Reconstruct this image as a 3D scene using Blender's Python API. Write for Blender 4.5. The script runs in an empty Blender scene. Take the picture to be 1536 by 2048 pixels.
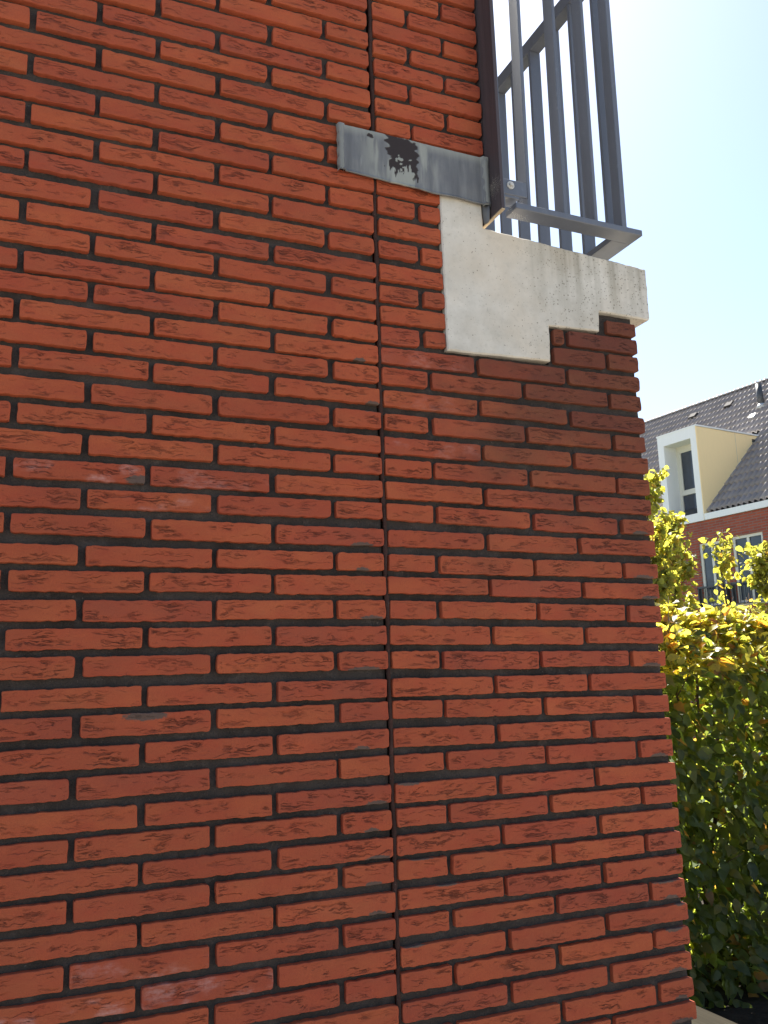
import bpy, math, random
import numpy as np
from mathutils import Matrix, Vector

random.seed(7)
rng = np.random.default_rng(7)
S = bpy.context.scene
COL = S.collection

# ------------------------------------------------------------------ camera
cam_data = bpy.data.cameras.new('camera')
cam = bpy.data.objects.new('camera', cam_data)
COL.objects.link(cam)
CP = Vector((-0.6640, -1.5318, 1.6))
RT = Vector((0.920163, -0.390371, -0.030164))
UP = Vector((-0.047098, -0.186838, 0.981261))
FW = Vector((0.388691, 0.901500, 0.190307))
cam.matrix_world = Matrix(((RT.x, UP.x, -FW.x, CP.x),
                           (RT.y, UP.y, -FW.y, CP.y),
                           (RT.z, UP.z, -FW.z, CP.z),
                           (0, 0, 0, 1)))
cam_data.sensor_fit = 'VERTICAL'
cam_data.sensor_height = 24.0
cam_data.lens = 24.0 * 1780 / 2048
cam_data.clip_start = 0.05
cam_data.clip_end = 2000
S.camera = cam

# ------------------------------------------------------------------ light
SUN_AZ, SUN_EL = 21.0, 51.0        # degrees, azimuth clockwise from +Y towards +X
world = bpy.data.worlds.new('World')
S.world = world
world.use_nodes = True
wn = world.node_tree
wn.nodes.clear()
sky = wn.nodes.new('ShaderNodeTexSky')
sky.sky_type = 'NISHITA'
sky.sun_disc = False
sky.sun_elevation = math.radians(SUN_EL)
sky.sun_rotation = math.radians(SUN_AZ)
sky.air_density = 1.0
sky.dust_density = 0.6
sky.ozone_density = 1.0
bg = wn.nodes.new('ShaderNodeBackground')
bg.inputs['Strength'].default_value = 0.054
wo = wn.nodes.new('ShaderNodeOutputWorld')
wn.links.new(sky.outputs[0], bg.inputs[0])
wn.links.new(bg.outputs[0], wo.inputs[0])

sun_data = bpy.data.lights.new('sun', 'SUN')
sun_data.energy = 5.0
sun_data.angle = math.radians(0.5)
sun_data.color = (1.0, 0.94, 0.84)
sun = bpy.data.objects.new('sun', sun_data)
COL.objects.link(sun)
az, el = math.radians(SUN_AZ), math.radians(SUN_EL)
sdir = Vector((math.sin(az) * math.cos(el), math.cos(az) * math.cos(el), math.sin(el)))
sun.rotation_euler = sdir.to_track_quat('Z', 'Y').to_euler()
sun.location = sdir * 40

S.view_settings.view_transform = 'Standard'
S.view_settings.look = 'None'
S.view_settings.gamma = 1.0
S.view_settings.exposure = 2.15
S.view_settings.use_curve_mapping = False


# ------------------------------------------------------------------ helpers
def _h(ix, iy, seed):
    n = (ix.astype(np.int64) * 374761393 + iy.astype(np.int64) * 668265263 + seed * 974634777) & 0xFFFFFFFF
    n = ((n ^ (n >> 13)) * 1274126177) & 0xFFFFFFFF
    n = n ^ (n >> 16)
    return (n & 0xFFFFFF) / float(0xFFFFFF) * 2 - 1


def vnoise(x, y, seed=0):
    x0 = np.floor(x); y0 = np.floor(y)
    fx = x - x0; fy = y - y0
    fx = fx * fx * (3 - 2 * fx); fy = fy * fy * (3 - 2 * fy)
    a = _h(x0, y0, seed); b = _h(x0 + 1, y0, seed); c = _h(x0, y0 + 1, seed); d = _h(x0 + 1, y0 + 1, seed)
    return (a * (1 - fx) + b * fx) * (1 - fy) + (c * (1 - fx) + d * fx) * fy


def fbm(x, y, seed=0, o=4):
    t = 0; a = 1.0; s = 0
    for i in range(o):
        t = t + a * vnoise(x * 2 ** i, y * 2 ** i, seed + i * 17)
        s += a; a *= 0.5
    return t / s


def sstep(a, b, x):
    t = np.clip((x - a) / (b - a), 0, 1)
    return t * t * (3 - 2 * t)


def new_mesh(name, co, faces, mat=None, smooth=False, attrs=None, uv=None):
    """co (n,3) array; faces: (m,3|4) array or list of arrays / lists"""
    me = bpy.data.meshes.new(name)
    co = np.asarray(co, dtype=np.float32)
    if isinstance(faces, np.ndarray):
        n, k = faces.shape
        idx = faces.ravel().astype(np.int32)
        starts = np.arange(0, n * k, k, dtype=np.int32)
        me.vertices.add(len(co)); me.vertices.foreach_set('co', co.ravel())
        me.loops.add(len(idx)); me.loops.foreach_set('vertex_index', idx)
        me.polygons.add(n); me.polygons.foreach_set('loop_start', starts)
    else:
        me.from_pydata([tuple(map(float, c)) for c in co], [], [tuple(int(i) for i in f) for f in faces])
    me.update(calc_edges=True)
    me.validate()
    me.polygons.foreach_set('use_smooth', np.full(len(me.polygons), bool(smooth)))
    if attrs:
        for an, arr in attrs.items():
            at = me.attributes.new(an, 'FLOAT_COLOR', 'POINT')
            arr = np.asarray(arr, np.float32)
            full = np.ones((len(co), 4), np.float32); full[:, :arr.shape[1]] = arr
            at.data.foreach_set('color', full.ravel())
    if uv is not None:
        l = me.uv_layers.new(name='UVMap')
        vi = np.empty(len(me.loops), np.int32); me.loops.foreach_get('vertex_index', vi)
        l.data.foreach_set('uv', np.asarray(uv, np.float32)[vi].ravel())
    if mat: me.materials.append(mat)
    return me


def add(name, me, parent=None, loc=(0, 0, 0), rot=(0, 0, 0), kind=None):
    o = bpy.data.objects.new(name, me)
    COL.objects.link(o)
    o.location = loc; o.rotation_euler = rot
    if parent: o.parent = parent
    if kind: o['kind'] = kind
    return o


def thing(name, label, cat, loc=(0, 0, 0), rz=0, group=None):
    o = add(name, None, None, loc, (0, 0, rz))
    o['label'] = label; o['category'] = cat
    if group: o['group'] = group
    return o


def tag(o, label, cat, group=None):
    o['label'] = label; o['category'] = cat
    if group: o['group'] = group
    return o


class MB:
    def __init__(s): s.v = []; s.f = []

    def box(s, a, b, M=None, bev=0.0):
        (x0, y0, z0), (x1, y1, z1) = a, b
        if bev <= 0:
            vs = [(x, y, z) for z in (z0, z1) for y in (y0, y1) for x in (x0, x1)]
            fs = [(0, 2, 3, 1), (4, 5, 7, 6), (0, 1, 5, 4), (2, 6, 7, 3), (0, 4, 6, 2), (1, 3, 7, 5)]
        else:
            e = bev; vs = []; fs = []
            key = {}
            for k, (cx, sx) in enumerate(((x0, 1), (x1, -1))):
                for l, (cy, sy) in enumerate(((y0, 1), (y1, -1))):
                    for m, (cz, sz) in enumerate(((z0, 1), (z1, -1))):
                        key[k, l, m, 0] = len(vs); vs.append((cx, cy + sy * e, cz + sz * e))
                        key[k, l, m, 1] = len(vs); vs.append((cx + sx * e, cy, cz + sz * e))
                        key[k, l, m, 2] = len(vs); vs.append((cx + sx * e, cy + sy * e, cz))
            for k in (0, 1):
                q = [key[k, 0, 0, 0], key[k, 1, 0, 0], key[k, 1, 1, 0], key[k, 0, 1, 0]]; fs.append(q if k else q[::-1])
                q = [key[0, k, 0, 1], key[0, k, 1, 1], key[1, k, 1, 1], key[1, k, 0, 1]]; fs.append(q if k else q[::-1])
                q = [key[0, 0, k, 2], key[1, 0, k, 2], key[1, 1, k, 2], key[0, 1, k, 2]]; fs.append(q if k else q[::-1])
            for l in (0, 1):
                for m in (0, 1):
                    q = [key[0, l, m, 1], key[0, l, m, 2], key[1, l, m, 2], key[1, l, m, 1]]; fs.append(q if (l + m) % 2 == 0 else q[::-1])
                    q = [key[l, 0, m, 0], key[l, 0, m, 2], key[l, 1, m, 2], key[l, 1, m, 0]]; fs.append(q if (l + m) % 2 == 1 else q[::-1])
                    q = [key[l, m, 0, 0], key[l, m, 0, 1], key[l, m, 1, 1], key[l, m, 1, 0]]; fs.append(q if (l + m) % 2 == 0 else q[::-1])
            for k in (0, 1):
                for l in (0, 1):
                    for m in (0, 1):
                        q = [key[k, l, m, i] for i in range(3)]; fs.append(q if (k + l + m) % 2 else q[::-1])
        n = len(s.v)
        if M is not None: vs = [tuple(M @ Vector(v)) for v in vs]
        s.v += vs; s.f += [tuple(i + n for i in f) for f in fs]
        return s

    def prism(s, poly, y0, y1):
        """polygon in XZ (counter-clockwise seen from -Y), extruded along Y"""
        n = len(s.v); k = len(poly)
        s.v += [(x, y0, z) for x, z in poly] + [(x, y1, z) for x, z in poly]
        s.f.append(tuple(n + i for i in range(k)))
        s.f.append(tuple(n + k + i for i in reversed(range(k))))
        for i in range(k):
            j = (i + 1) % k
            s.f.append((n + i, n + k + i, n + k + j, n + j))
        return s

    def tube(s, pts, rad, seg=6):
        pts = [Vector(p) for p in pts]
        if not hasattr(rad, '__len__'): rad = [rad] * len(pts)
        rings = []
        for i, p in enumerate(pts):
            d = (pts[min(i + 1, len(pts) - 1)] - pts[max(i - 1, 0)]).normalized()
            a = d.orthogonal().normalized() if i == 0 else (rings_a - d * rings_a.dot(d)).normalized()
            rings_a = a
            b = d.cross(a)
            n = len(s.v)
            s.v += [tuple(p + (a * math.cos(t) + b * math.sin(t)) * rad[i]) for t in [2 * math.pi * k / seg for k in range(seg)]]
            rings.append(n)
        for i in range(len(rings) - 1):
            for k in range(seg):
                k2 = (k + 1) % seg
                s.f.append((rings[i] + k, rings[i] + k2, rings[i + 1] + k2, rings[i + 1] + k))
        s.f.append(tuple(rings[0] + k for k in reversed(range(seg))))
        s.f.append(tuple(rings[-1] + k for k in range(seg)))
        return s

    def build(s, name, mat, parent=None, smooth=False, **kw):
        me = new_mesh(name, s.v, s.f, mat, smooth)
        return add(name, me, parent, **kw)


# ------------------------------------------------------------------ materials
class NT:
    def __init__(s, name):
        s.m = bpy.data.materials.new(name); s.m.use_nodes = True
        s.t = s.m.node_tree; s.n = s.t.nodes
        s.b = s.n['Principled BSDF']; s.out = s.n['Material Output']

    def new(s, typ, **kw):
        nd = s.n.new(typ)
        for k, v in kw.items(): setattr(nd, k, v)
        return nd

    def link(s, a, b): s.t.links.new(a, b); return s

    def coord(s, which='Object'): return s.new('ShaderNodeTexCoord').outputs[which]

    def mapping(s, vec, scale=(1, 1, 1), loc=None):
        m = s.new('ShaderNodeMapping'); m.inputs['Scale'].default_value = scale
        s.link(vec, m.inputs['Vector'])
        if loc is not None: s.link(loc, m.inputs['Location'])
        return m.outputs[0]

    def noise(s, vec, scale, detail=4, rough=.6):
        n = s.new('ShaderNodeTexNoise'); n.inputs['Scale'].default_value = scale
        n.inputs['Detail'].default_value = detail; n.inputs['Roughness'].default_value = rough
        s.link(vec, n.inputs['Vector']); return n.outputs[0]

    def ramp(s, fac, stops):
        r = s.new('ShaderNodeValToRGB'); e = r.color_ramp.elements
        while len(e) < len(stops): e.new(0.5)
        for i, (p, c) in enumerate(stops):
            e[i].position = p
            e[i].color = (c, c, c, 1) if not hasattr(c, '__len__') else (*c, 1)
        s.link(fac, r.inputs[0]); return r.outputs[0]

    def mix(s, fac, a, b, blend='MIX'):
        m = s.new('ShaderNodeMix', data_type='RGBA', blend_type=blend)
        for sock, v in ((m.inputs[0], fac), (m.inputs[6], a), (m.inputs[7], b)):
            if hasattr(v, 'node'): s.link(v, sock)
            elif hasattr(v, '__len__'): sock.default_value = (*v, 1)
            else: sock.default_value = v if sock == m.inputs[0] else (v, v, v, 1)
        return m.outputs[2]

    def math(s, op, a, b=0.0):
        m = s.new('ShaderNodeMath', operation=op)
        for i, v in enumerate((a, b)):
            if hasattr(v, 'node'): s.link(v, m.inputs[i])
            else: m.inputs[i].default_value = v
        return m.outputs[0]

    def attr(s, name): return s.new('ShaderNodeAttribute', attribute_name=name)

    def sep(s, c):
        x = s.new('ShaderNodeSeparateColor'); s.link(c, x.inputs[0]); return x.outputs

    def bump(s, h, strength=.5, dist=.002):
        b = s.new('ShaderNodeBump'); b.inputs['Strength'].default_value = strength
        b.inputs['Distance'].default_value = dist
        s.link(h, b.inputs['Height']); s.link(b.outputs[0], s.b.inputs['Normal']); return s

    def base(s, c, rough=.8, metal=0, spec=.5):
        if hasattr(c, 'node'): s.link(c, s.b.inputs['Base Color'])
        else: s.b.inputs['Base Color'].default_value = (*c, 1)
        if hasattr(rough, 'node'): s.link(rough, s.b.inputs['Roughness'])
        else: s.b.inputs['Roughness'].default_value = rough
        s.b.inputs['Metallic'].default_value = metal
        s.b.inputs['Specular IOR Level'].default_value = spec
        return s


def mat_brick():
    t = NT('red_brick')
    rnd = t.new('ShaderNodeObjectInfo').outputs['Random']
    co = t.coord('Object')
    off = t.new('ShaderNodeVectorMath', operation='SCALE')
    comb = t.new('ShaderNodeCombineXYZ')
    t.link(rnd, comb.inputs[0]); t.link(rnd, comb.inputs[2])
    t.link(comb.outputs[0], off.inputs[0]); off.inputs['Scale'].default_value = 37.0
    va = t.new('ShaderNodeVectorMath', operation='ADD')
    t.link(co, va.inputs[0]); t.link(off.outputs[0], va.inputs[1]); v = va.outputs[0]
    c = t.ramp(rnd, [(0, (.285, .064, .031)), (.16, (.350, .086, .036)), (.3, (.310, .072, .033)), (.45, (.365, .091, .037)), (.58, (.275, .062, .032)), (.7, (.340, .080, .034)), (.82, (.370, .094, .038)), (.92, (.300, .070, .036)), (1, (.265, .061, .033))])
    n1 = t.noise(t.mapping(v, (1, 1, 2.2)), 14, 5)
    c = t.mix(t.ramp(n1, [(.38, 0), (.72, .75)]), c, (.320, .056, .028))
    n1b = t.noise(t.mapping(v, (1, 1, 2.2)), 8, 3)
    c = t.mix(t.ramp(n1b, [(.5, 0), (.8, .5)]), c, (.44, .102, .036))
    n2 = t.noise(v, 420, 3)
    c = t.mix(t.ramp(n2, [(.30, .35), (.5, 0)]), c, (.27, .05, .025))
    c = t.mix(t.ramp(n2, [(.66, 0), (.80, .40)]), c, (.55, .22, .12))
    n4 = t.noise(v, 900, 2)
    c = t.mix(t.ramp(n4, [(.30, .40), (.46, 0)]), c, (.20, .040, .022))
    mk = t.sep(t.attr('mark').outputs['Color'])
    n3 = t.noise(v, 160, 4)
    # folds of the hand-moulded clay: thin lipped creases in clusters
    wn_ = t.new('ShaderNodeTexNoise'); wn_.inputs['Scale'].default_value = 48; wn_.inputs['Detail'].default_value = 3
    t.link(v, wn_.inputs['Vector'])
    ws = t.new('ShaderNodeVectorMath', operation='SCALE'); t.link(wn_.outputs['Color'], ws.inputs[0]); ws.inputs['Scale'].default_value = .015
    wa = t.new('ShaderNodeVectorMath', operation='ADD'); t.link(v, wa.inputs[0]); t.link(ws.outputs[0], wa.inputs[1])
    cre = None
    clus = t.ramp(t.noise(t.mapping(v, (17, 1, 40)), 1.0, 2, .5), [(.51, 0), (.61, 1)])
    # short ragged gouges lying along the brick
    for (fx, fz, lo, wgt) in ((20, 215, .575, 1.0), (42, 360, .60, .9)):
        n_ = t.noise(t.mapping(wa.outputs[0], (fx, 1, fz)), 1.0, 3, .55)
        q = t.math('MULTIPLY', t.math('MULTIPLY', t.ramp(n_, [(lo - .03, 0), (lo + .01, .75), (lo + .04, 1)]), clus), wgt)
        cre = q if cre is None else t.math('MAXIMUM', cre, q)
    # a few longer lipped folds
    n_ = t.noise(t.mapping(wa.outputs[0], (10, 1, 82)), 1.0, 2, .5)
    fr = t.math('FRACT', t.math('MULTIPLY', n_, 4.0))
    ln = t.ramp(fr, [(0.0, 1), (.06, .8), (.12, .2), (.3, 0)])
    brk = t.ramp(t.noise(t.mapping(v, (70, 1, 90)), 1.0, 2, .6), [(.38, 0), (.50, 1)])
    ms = t.ramp(t.noise(t.mapping(v, (15, 1, 32), None), 1.0, 2, .5), [(.50, 0), (.60, 1)])
    cre = t.math('MAXIMUM', cre, t.math('MULTIPLY', t.math('MULTIPLY', ln, ms), brk))
    cre = t.math('MULTIPLY', cre, t.ramp(rnd, [(0, .45), (.25, 1), (.45, .45), (.65, 1), (.8, .6), (1, 1)]))
    cre = t.math('MULTIPLY', cre, mk[2])
    c = t.mix(t.math('MULTIPLY', cre, .62), c, (.085, .022, .013))
    # damp stain under the slab and a broad, uneven grime over the wall
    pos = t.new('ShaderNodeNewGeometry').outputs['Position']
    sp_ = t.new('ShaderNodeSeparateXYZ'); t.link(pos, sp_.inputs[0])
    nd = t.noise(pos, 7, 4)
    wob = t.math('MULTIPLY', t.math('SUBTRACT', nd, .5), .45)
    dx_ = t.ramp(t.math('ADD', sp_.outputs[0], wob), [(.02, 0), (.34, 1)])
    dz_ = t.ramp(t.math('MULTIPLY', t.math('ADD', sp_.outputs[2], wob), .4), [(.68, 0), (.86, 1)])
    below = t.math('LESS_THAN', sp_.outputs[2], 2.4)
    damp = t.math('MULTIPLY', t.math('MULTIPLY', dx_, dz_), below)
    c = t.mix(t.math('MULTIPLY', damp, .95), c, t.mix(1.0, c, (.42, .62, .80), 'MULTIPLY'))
    gr = t.ramp(t.noise(pos, 2.3, 5), [(.40, 0), (.70, .45)])
    c = t.mix(gr, c, t.mix(1.0, c, (.62, .64, .70), 'MULTIPLY'))
    # pale salt bloom
    c = t.mix(t.math('MULTIPLY', mk[1], t.ramp(t.noise(t.mapping(v, (60, 1, 150)), 1.0, 5, .65), [(.40, .03), (.68, .62)])), c, (.55, .36, .34))
    # mortar smear
    c = t.mix(t.ramp(t.math('ADD', mk[0], t.math('MULTIPLY', t.math('SUBTRACT', n3, .5), .9)), [(.45, 0), (.6, .9)]), c, (.080, .066, .056))
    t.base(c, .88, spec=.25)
    h = t.math('ADD', t.math('MULTIPLY', n2, .14), t.math('MULTIPLY', n3, .30))
    t.bump(t.math('SUBTRACT', h, t.math('MULTIPLY', cre, 1.0)), 1.0, .0048)
    return t.m


def mat_mortar(name='mortar', col=(.040, .034, .032)):
    t = NT(name)
    co = t.coord('Object')
    n = t.noise(co, 260, 4); n2 = t.noise(co, 9, 4)
    n5 = t.noise(co, 34, 5, .7)
    c = t.mix(t.ramp(n2, [(.35, 0), (.7, 1)]), tuple(x * .8 for x in col), tuple(x * 1.5 for x in col))
    c = t.mix(t.ramp(n5, [(.52, 0), (.75, .7)]), c, tuple(x * 2.2 for x in col))
    c = t.mix(t.ramp(n, [(.66, 0), (.76, .6)]), c, (.24, .23, .22))
    c = t.mix(t.ramp(n, [(.3, .6), (.45, 0)]), c, (.03, .027, .026))
    t.base(c, .95, spec=.15)
    t.bump(t.math('ADD', n, t.math('MULTIPLY', n5, 1.2)), .9, .003)
    return t.m


def mat_concrete():
    t = NT('pale_concrete')
    co = t.coord('Object')
    n = t.noise(co, 14, 5); n2 = t.noise(co, 90, 4); n3 = t.noise(co, 5, 5, .6)
    c = t.mix(t.ramp(n, [(.3, 0), (.7, 1)]), (.42, .40, .36), (.60, .58, .54))
    c = t.mix(t.ramp(n3, [(.45, 0), (.7, .6)]), c, (.56, .49, .40))
    c = t.mix(t.ramp(n2, [(.55, 0), (.75, .4)]), c, (.36, .34, .30))
    x = t.new('ShaderNodeSeparateXYZ'); t.link(co, x.inputs[0])
    # damp streaks running down from the top edge on the right part
    st = t.noise(t.mapping(co, (42, 1, 1.3)), 1, 3, .5)
    right = t.ramp(x.outputs[0], [(.30, 0), (.45, 1)])
    st = t.math('MULTIPLY', t.ramp(st, [(.40, 0), (.72, 1)]), right)
    top = t.math('ADD', t.math('MULTIPLY', x.outputs[2], 5.0), -12.0)
    st = t.math('MULTIPLY', st, t.ramp(top, [(0, .25), (.6, .8)]))
    c = t.mix(st, c, (.20, .19, .15))
    edge = t.ramp(t.math('ADD', t.math('MULTIPLY', x.outputs[0], 2.0), t.math('MULTIPLY', t.math('SUBTRACT', n, .5), .5)), [(.98, 0), (1.0, 0)])
    # blow holes
    vo = t.new('ShaderNodeTexVoronoi', feature='F1'); vo.inputs['Scale'].default_value = 105
    t.link(co, vo.inputs['Vector'])
    rr = t.sep(vo.outputs['Color'])
    lim = t.math('MULTIPLY', t.ramp(rr[0], [(.25, 0), (1, 1)]), t.math('ADD', t.math('MULTIPLY', right, .10), .17))
    pit = t.math('LESS_THAN', vo.outputs['Distance'], lim)
    pit = t.math('MULTIPLY', pit, t.math('GREATER_THAN', n, .36))
    vo2 = t.new('ShaderNodeTexVoronoi', feature='F1'); vo2.inputs['Scale'].default_value = 230
    t.link(co, vo2.inputs['Vector'])
    rr2 = t.sep(vo2.outputs['Color'])
    pit2 = t.math('LESS_THAN', vo2.outputs['Distance'], t.math('MULTIPLY', t.ramp(rr2[0], [(.55, 0), (1, 1)]), t.math('ADD', t.math('MULTIPLY', right, .25), .2)))
    pp = t.math('MAXIMUM', pit, pit2)
    c = t.mix(t.math('MULTIPLY', pp, .60), c, (.15, .14, .115))
    t.base(c, .9, spec=.2)
    t.bump(t.math('SUBTRACT', t.math('MULTIPLY', n2, .4), pp), .5, .002)
    return t.m


def mat_lead():
    t = NT('weathered_lead')
    co = t.coord('Object')
    st = t.noise(t.mapping(co, (60, 1, 7)), 1, 5, .6)
    n = t.noise(co, 30, 5)
    c = t.mix(t.ramp(st, [(.3, 0), (.7, 1)]), (.082, .085, .092), (.178, .184, .190))
    c = t.mix(t.ramp(n, [(.4, 0), (.75, .7)]), c, (.105, .107, .118))
    c = t.mix(t.ramp(t.noise(t.mapping(co, (45, 1, 9)), 1, 4), [(.6, 0), (.75, .5)]), c, (.31, .33, .33))
    mk = t.sep(t.attr('mark').outputs['Color'])
    c = t.mix(t.math('MULTIPLY', mk[1], .55), c, (.40, .42, .36))
    c = t.mix(mk[0], c, (.022, .016, .018))
    t.base(c, t.mix(mk[0], (.55, .55, .55), (.9, .9, .9)), .0, spec=.5)
    t.bump(t.math('ADD', t.math('MULTIPLY', n, .5), t.math('MULTIPLY', mk[0], -.8)), .4, .0015)
    return t.m


def mat_paint(name, col, rough=.42, spec=.5, wear=.12):
    t = NT(name)
    co = t.coord('Object')
    n = t.noise(co, 60, 5)
    n2 = t.noise(t.mapping(co, (30, 30, 3)), 1, 4)
    d = tuple(x * (.72 if wear > .03 else .93) for x in col)
    c = t.mix(t.ramp(n2, [(.35, 0), (.75, .6)]), col, d)
    c = t.mix(t.ramp(n, [(.62, 0), (.8, wear * 3)]), c, tuple(min(1, x * 1.6 + .04) for x in col))
    t.base(c, rough, spec=spec)
    t.bump(n, .12, .0008)
    return t.m


def mat_wood(name, a, b, axis, rough=.8):
    t = NT(name)
    co = t.coord('Object')
    sc = [180, 180, 180]; sc[axis] = 3.0
    n = t.noise(t.mapping(co, tuple(sc)), 1, 5, .65)
    sc2 = [45, 45, 45]; sc2[axis] = 1.5
    n2 = t.noise(t.mapping(co, tuple(sc2)), 1, 4)
    c = t.mix(t.ramp(n, [(.3, 0), (.7, 1)]), a, b)
    c = t.mix(t.ramp(n2, [(.4, 0), (.7, .6)]), c, tuple(x * .6 for x in a))
    t.base(c, rough, spec=.25 if rough < .85 else .03)
    t.bump(n, .5, .0015)
    return t.m


def mat_leaf(name, trans=.6, rough=.38):
    t = NT(name)
    tint = t.attr('tint').outputs['Color']
    uv = t.coord('UV')
    x = t.new('ShaderNodeSeparateXYZ'); t.link(uv, x.inputs[0])
    ax = t.math('ABSOLUTE', t.math('SUBTRACT', x.outputs[0], .5))
    w = t.math('SINE', t.math('MULTIPLY', t.math('SUBTRACT', x.outputs[1], t.math('MULTIPLY', ax, .75)), 62.0))
    vein = t.ramp(w, [(.55, 0), (.95, 1)])
    mid = t.ramp(ax, [(.0, 1), (.035, 0)])
    vv = t.math('MAXIMUM', t.math('MULTIPLY', vein, .35), t.math('MULTIPLY', mid, .5))
    n = t.noise(t.coord('Object'), 55, 3)
    dk = t.mix(1.0, tint, (.62, .60, .55), 'MULTIPLY')
    c = t.mix(t.ramp(n, [(.35, 0), (.7, .6)]), tint, dk)
    c2 = t.mix(vv, c, t.mix(1.0, tint, (1.35, 1.3, 1.2), 'MULTIPLY'))
    t.base(c2, rough, spec=.45)
    t.bump(t.math('MULTIPLY', w, .5), .35, .003)
    tr = t.new('ShaderNodeBsdfTranslucent')
    tc = t.mix(1.0, c, (4.4, 3.8, 1.7), 'MULTIPLY')
    tc = t.mix(t.math('MULTIPLY', vv, .6), tc, t.mix(1.0, c, (1.9, 1.7, .6), 'MULTIPLY'))
    t.link(tc, tr.inputs['Color'])
    ms = t.new('ShaderNodeMixShader'); ms.inputs[0].default_value = trans
    t.link(t.b.outputs[0], ms.inputs[1]); t.link(tr.outputs[0], ms.inputs[2])
    t.link(ms.outputs[0], t.out.inputs['Surface'])
    return t.m


def mat_tile():
    t = NT('roof_tile')
    rnd = t.new('ShaderNodeObjectInfo').outputs['Random']
    co = t.coord('Object')
    c = t.ramp(rnd, [(0, (.20, .166, .150)), (.5, (.26, .222, .205)), (1, (.215, .175, .152))])
    n = t.noise(co, 25, 4)
    c = t.mix(t.ramp(n, [(.4, 0), (.7, .5)]), c, (.19, .165, .155))
    t.base(c, .40, spec=.9)
    t.bump(n, .12, .004)
    return t.m


def mat_house_brick():
    t = NT('house_brick')
    co = t.coord('Object')
    br = t.new('ShaderNodeTexBrick')
    br.inputs['Scale'].default_value = 1.0
    br.inputs['Brick Width'].default_value = .22; br.inputs['Row Height'].default_value = .0615
    br.inputs['Mortar Size'].default_value = .009; br.inputs['Mortar Smooth'].default_value = .3
    br.inputs['Bias'].default_value = .1
    br.inputs['Color1'].default_value = (.40, .095, .052, 1); br.inputs['Color2'].default_value = (.29, .070, .045, 1)
    br.inputs['Mortar'].default_value = (.22, .17, .15, 1)
    sw = t.new('ShaderNodeSeparateXYZ'); t.link(co, sw.inputs[0])
    cb = t.new('ShaderNodeCombineXYZ')
    t.link(sw.outputs[0], cb.inputs[0]); t.link(sw.outputs[2], cb.inputs[1])
    t.link(cb.outputs[0], br.inputs['Vector'])
    n = t.noise(co, 3, 4)
    c = t.mix(t.ramp(n, [(.4, 0), (.75, .35)]), br.outputs['Color'], (.22, .06, .045))
    t.base(c, .9, spec=.2)
    t.bump(t.math('SUBTRACT', 1.0, br.outputs['Fac']), .6, .006)
    return t.m


def mat_glass(name, col=(.045, .052, .068)):
    t = NT(name)
    n = t.noise(t.coord('Object'), 1.6, 3)
    t.base(t.mix(t.ramp(n, [(.4, 0), (.6, 1)]), col, tuple(x * 1.5 for x in col)), .08, spec=.5)
    return t.m


def mat_ground():
    t = NT('pavement_ground')
    co = t.coord('Object')
    br = t.new('ShaderNodeTexBrick')
    br.inputs['Scale'].default_value = 1; br.inputs['Brick Width'].default_value = .3; br.inputs['Row Height'].default_value = .3
    br.inputs['Mortar Size'].default_value = .004
    br.inputs['Color1'].default_value = (.31, .275, .225, 1); br.inputs['Color2'].default_value = (.28, .25, .205, 1)
    br.inputs['Mortar'].default_value = (.12, .11, .09, 1)
    t.link(co, br.inputs['Vector'])
    n = t.noise(co, 1.1, 5)
    c = t.mix(t.ramp(n, [(.4, 0), (.7, .5)]), br.outputs['Color'], (.22, .20, .16))
    t.base(c, .92, spec=.2)
    return t.m


def mat_soil():
    t = NT('soil')
    co = t.coord('Object')
    n = t.noise(co, 14, 6, .7)
    t.base(t.mix(t.ramp(n, [(.35, 0), (.65, 1)]), (.012, .010, .007), (.034, .027, .019)), .95, spec=.15)
    t.bump(n, .9, .03)
    return t.m


def mat_bark(name='bark', a=(.10, .075, .055)):
    t = NT(name)
    co = t.coord('Object')
    n = t.noise(t.mapping(co, (40, 40, 8)), 1, 5)
    t.base(t.mix(t.ramp(n, [(.35, 0), (.65, 1)]), tuple(x * .5 for x in a), a), .9, spec=.2)
    t.bump(n, .6, .004)
    return t.m


M_BRICK = mat_brick()
M_MORTAR = mat_mortar()
M_SEAL = mat_mortar('joint_sealant', (.040, .021, .018))
M_CONC = mat_concrete()
M_LEAD = mat_lead()
M_RAIL = mat_paint('grey_blue_paint', (.115, .128, .160), .42)
M_PANEL = mat_wood('dark_brown_board', (.058, .048, .054), (.088, .072, .080), 2, .55)
M_CUT = mat_paint('pale_board_edge', (.45, .36, .24), .7, .2)
M_STEEL = mat_paint('zinc_steel', (.48, .48, .47), .35, .6)
M_BEAM = mat_wood('weathered_timber_shade_dark', (.016, .014, .010), (.042, .037, .027), 1, .9)  # timber colour darkened to stand in for shade lying on the rail
M_LEAF = mat_leaf('leaf')
M_BARK = mat_bark()
M_TWIG = mat_bark('twig', (.13, .085, .06))
M_TILE = mat_tile()
M_HBRICK = mat_house_brick()
M_WHITE = mat_paint('white_paint', (.82, .83, .82), .5, .4, .0)
M_CREAM = mat_paint('cream_panel', (.97, .75, .41), .55, .35, .0)
M_FRAME = mat_paint('ivory_frame', (.70, .68, .60), .45, .4, .02)
M_GLASS = mat_glass('window_glass')
M_DARKMETAL = mat_paint('dark_metal', (.05, .052, .056), .5)
M_RIDGE = mat_paint('ridge_clay', (.045, .042, .045), .85, .15)
M_ZINC = mat_paint('zinc_sheet', (.42, .43, .43), .45, .5)
M_THREAD = mat_paint('spider_thread', (.75, .72, .62), .3, .8)

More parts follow.
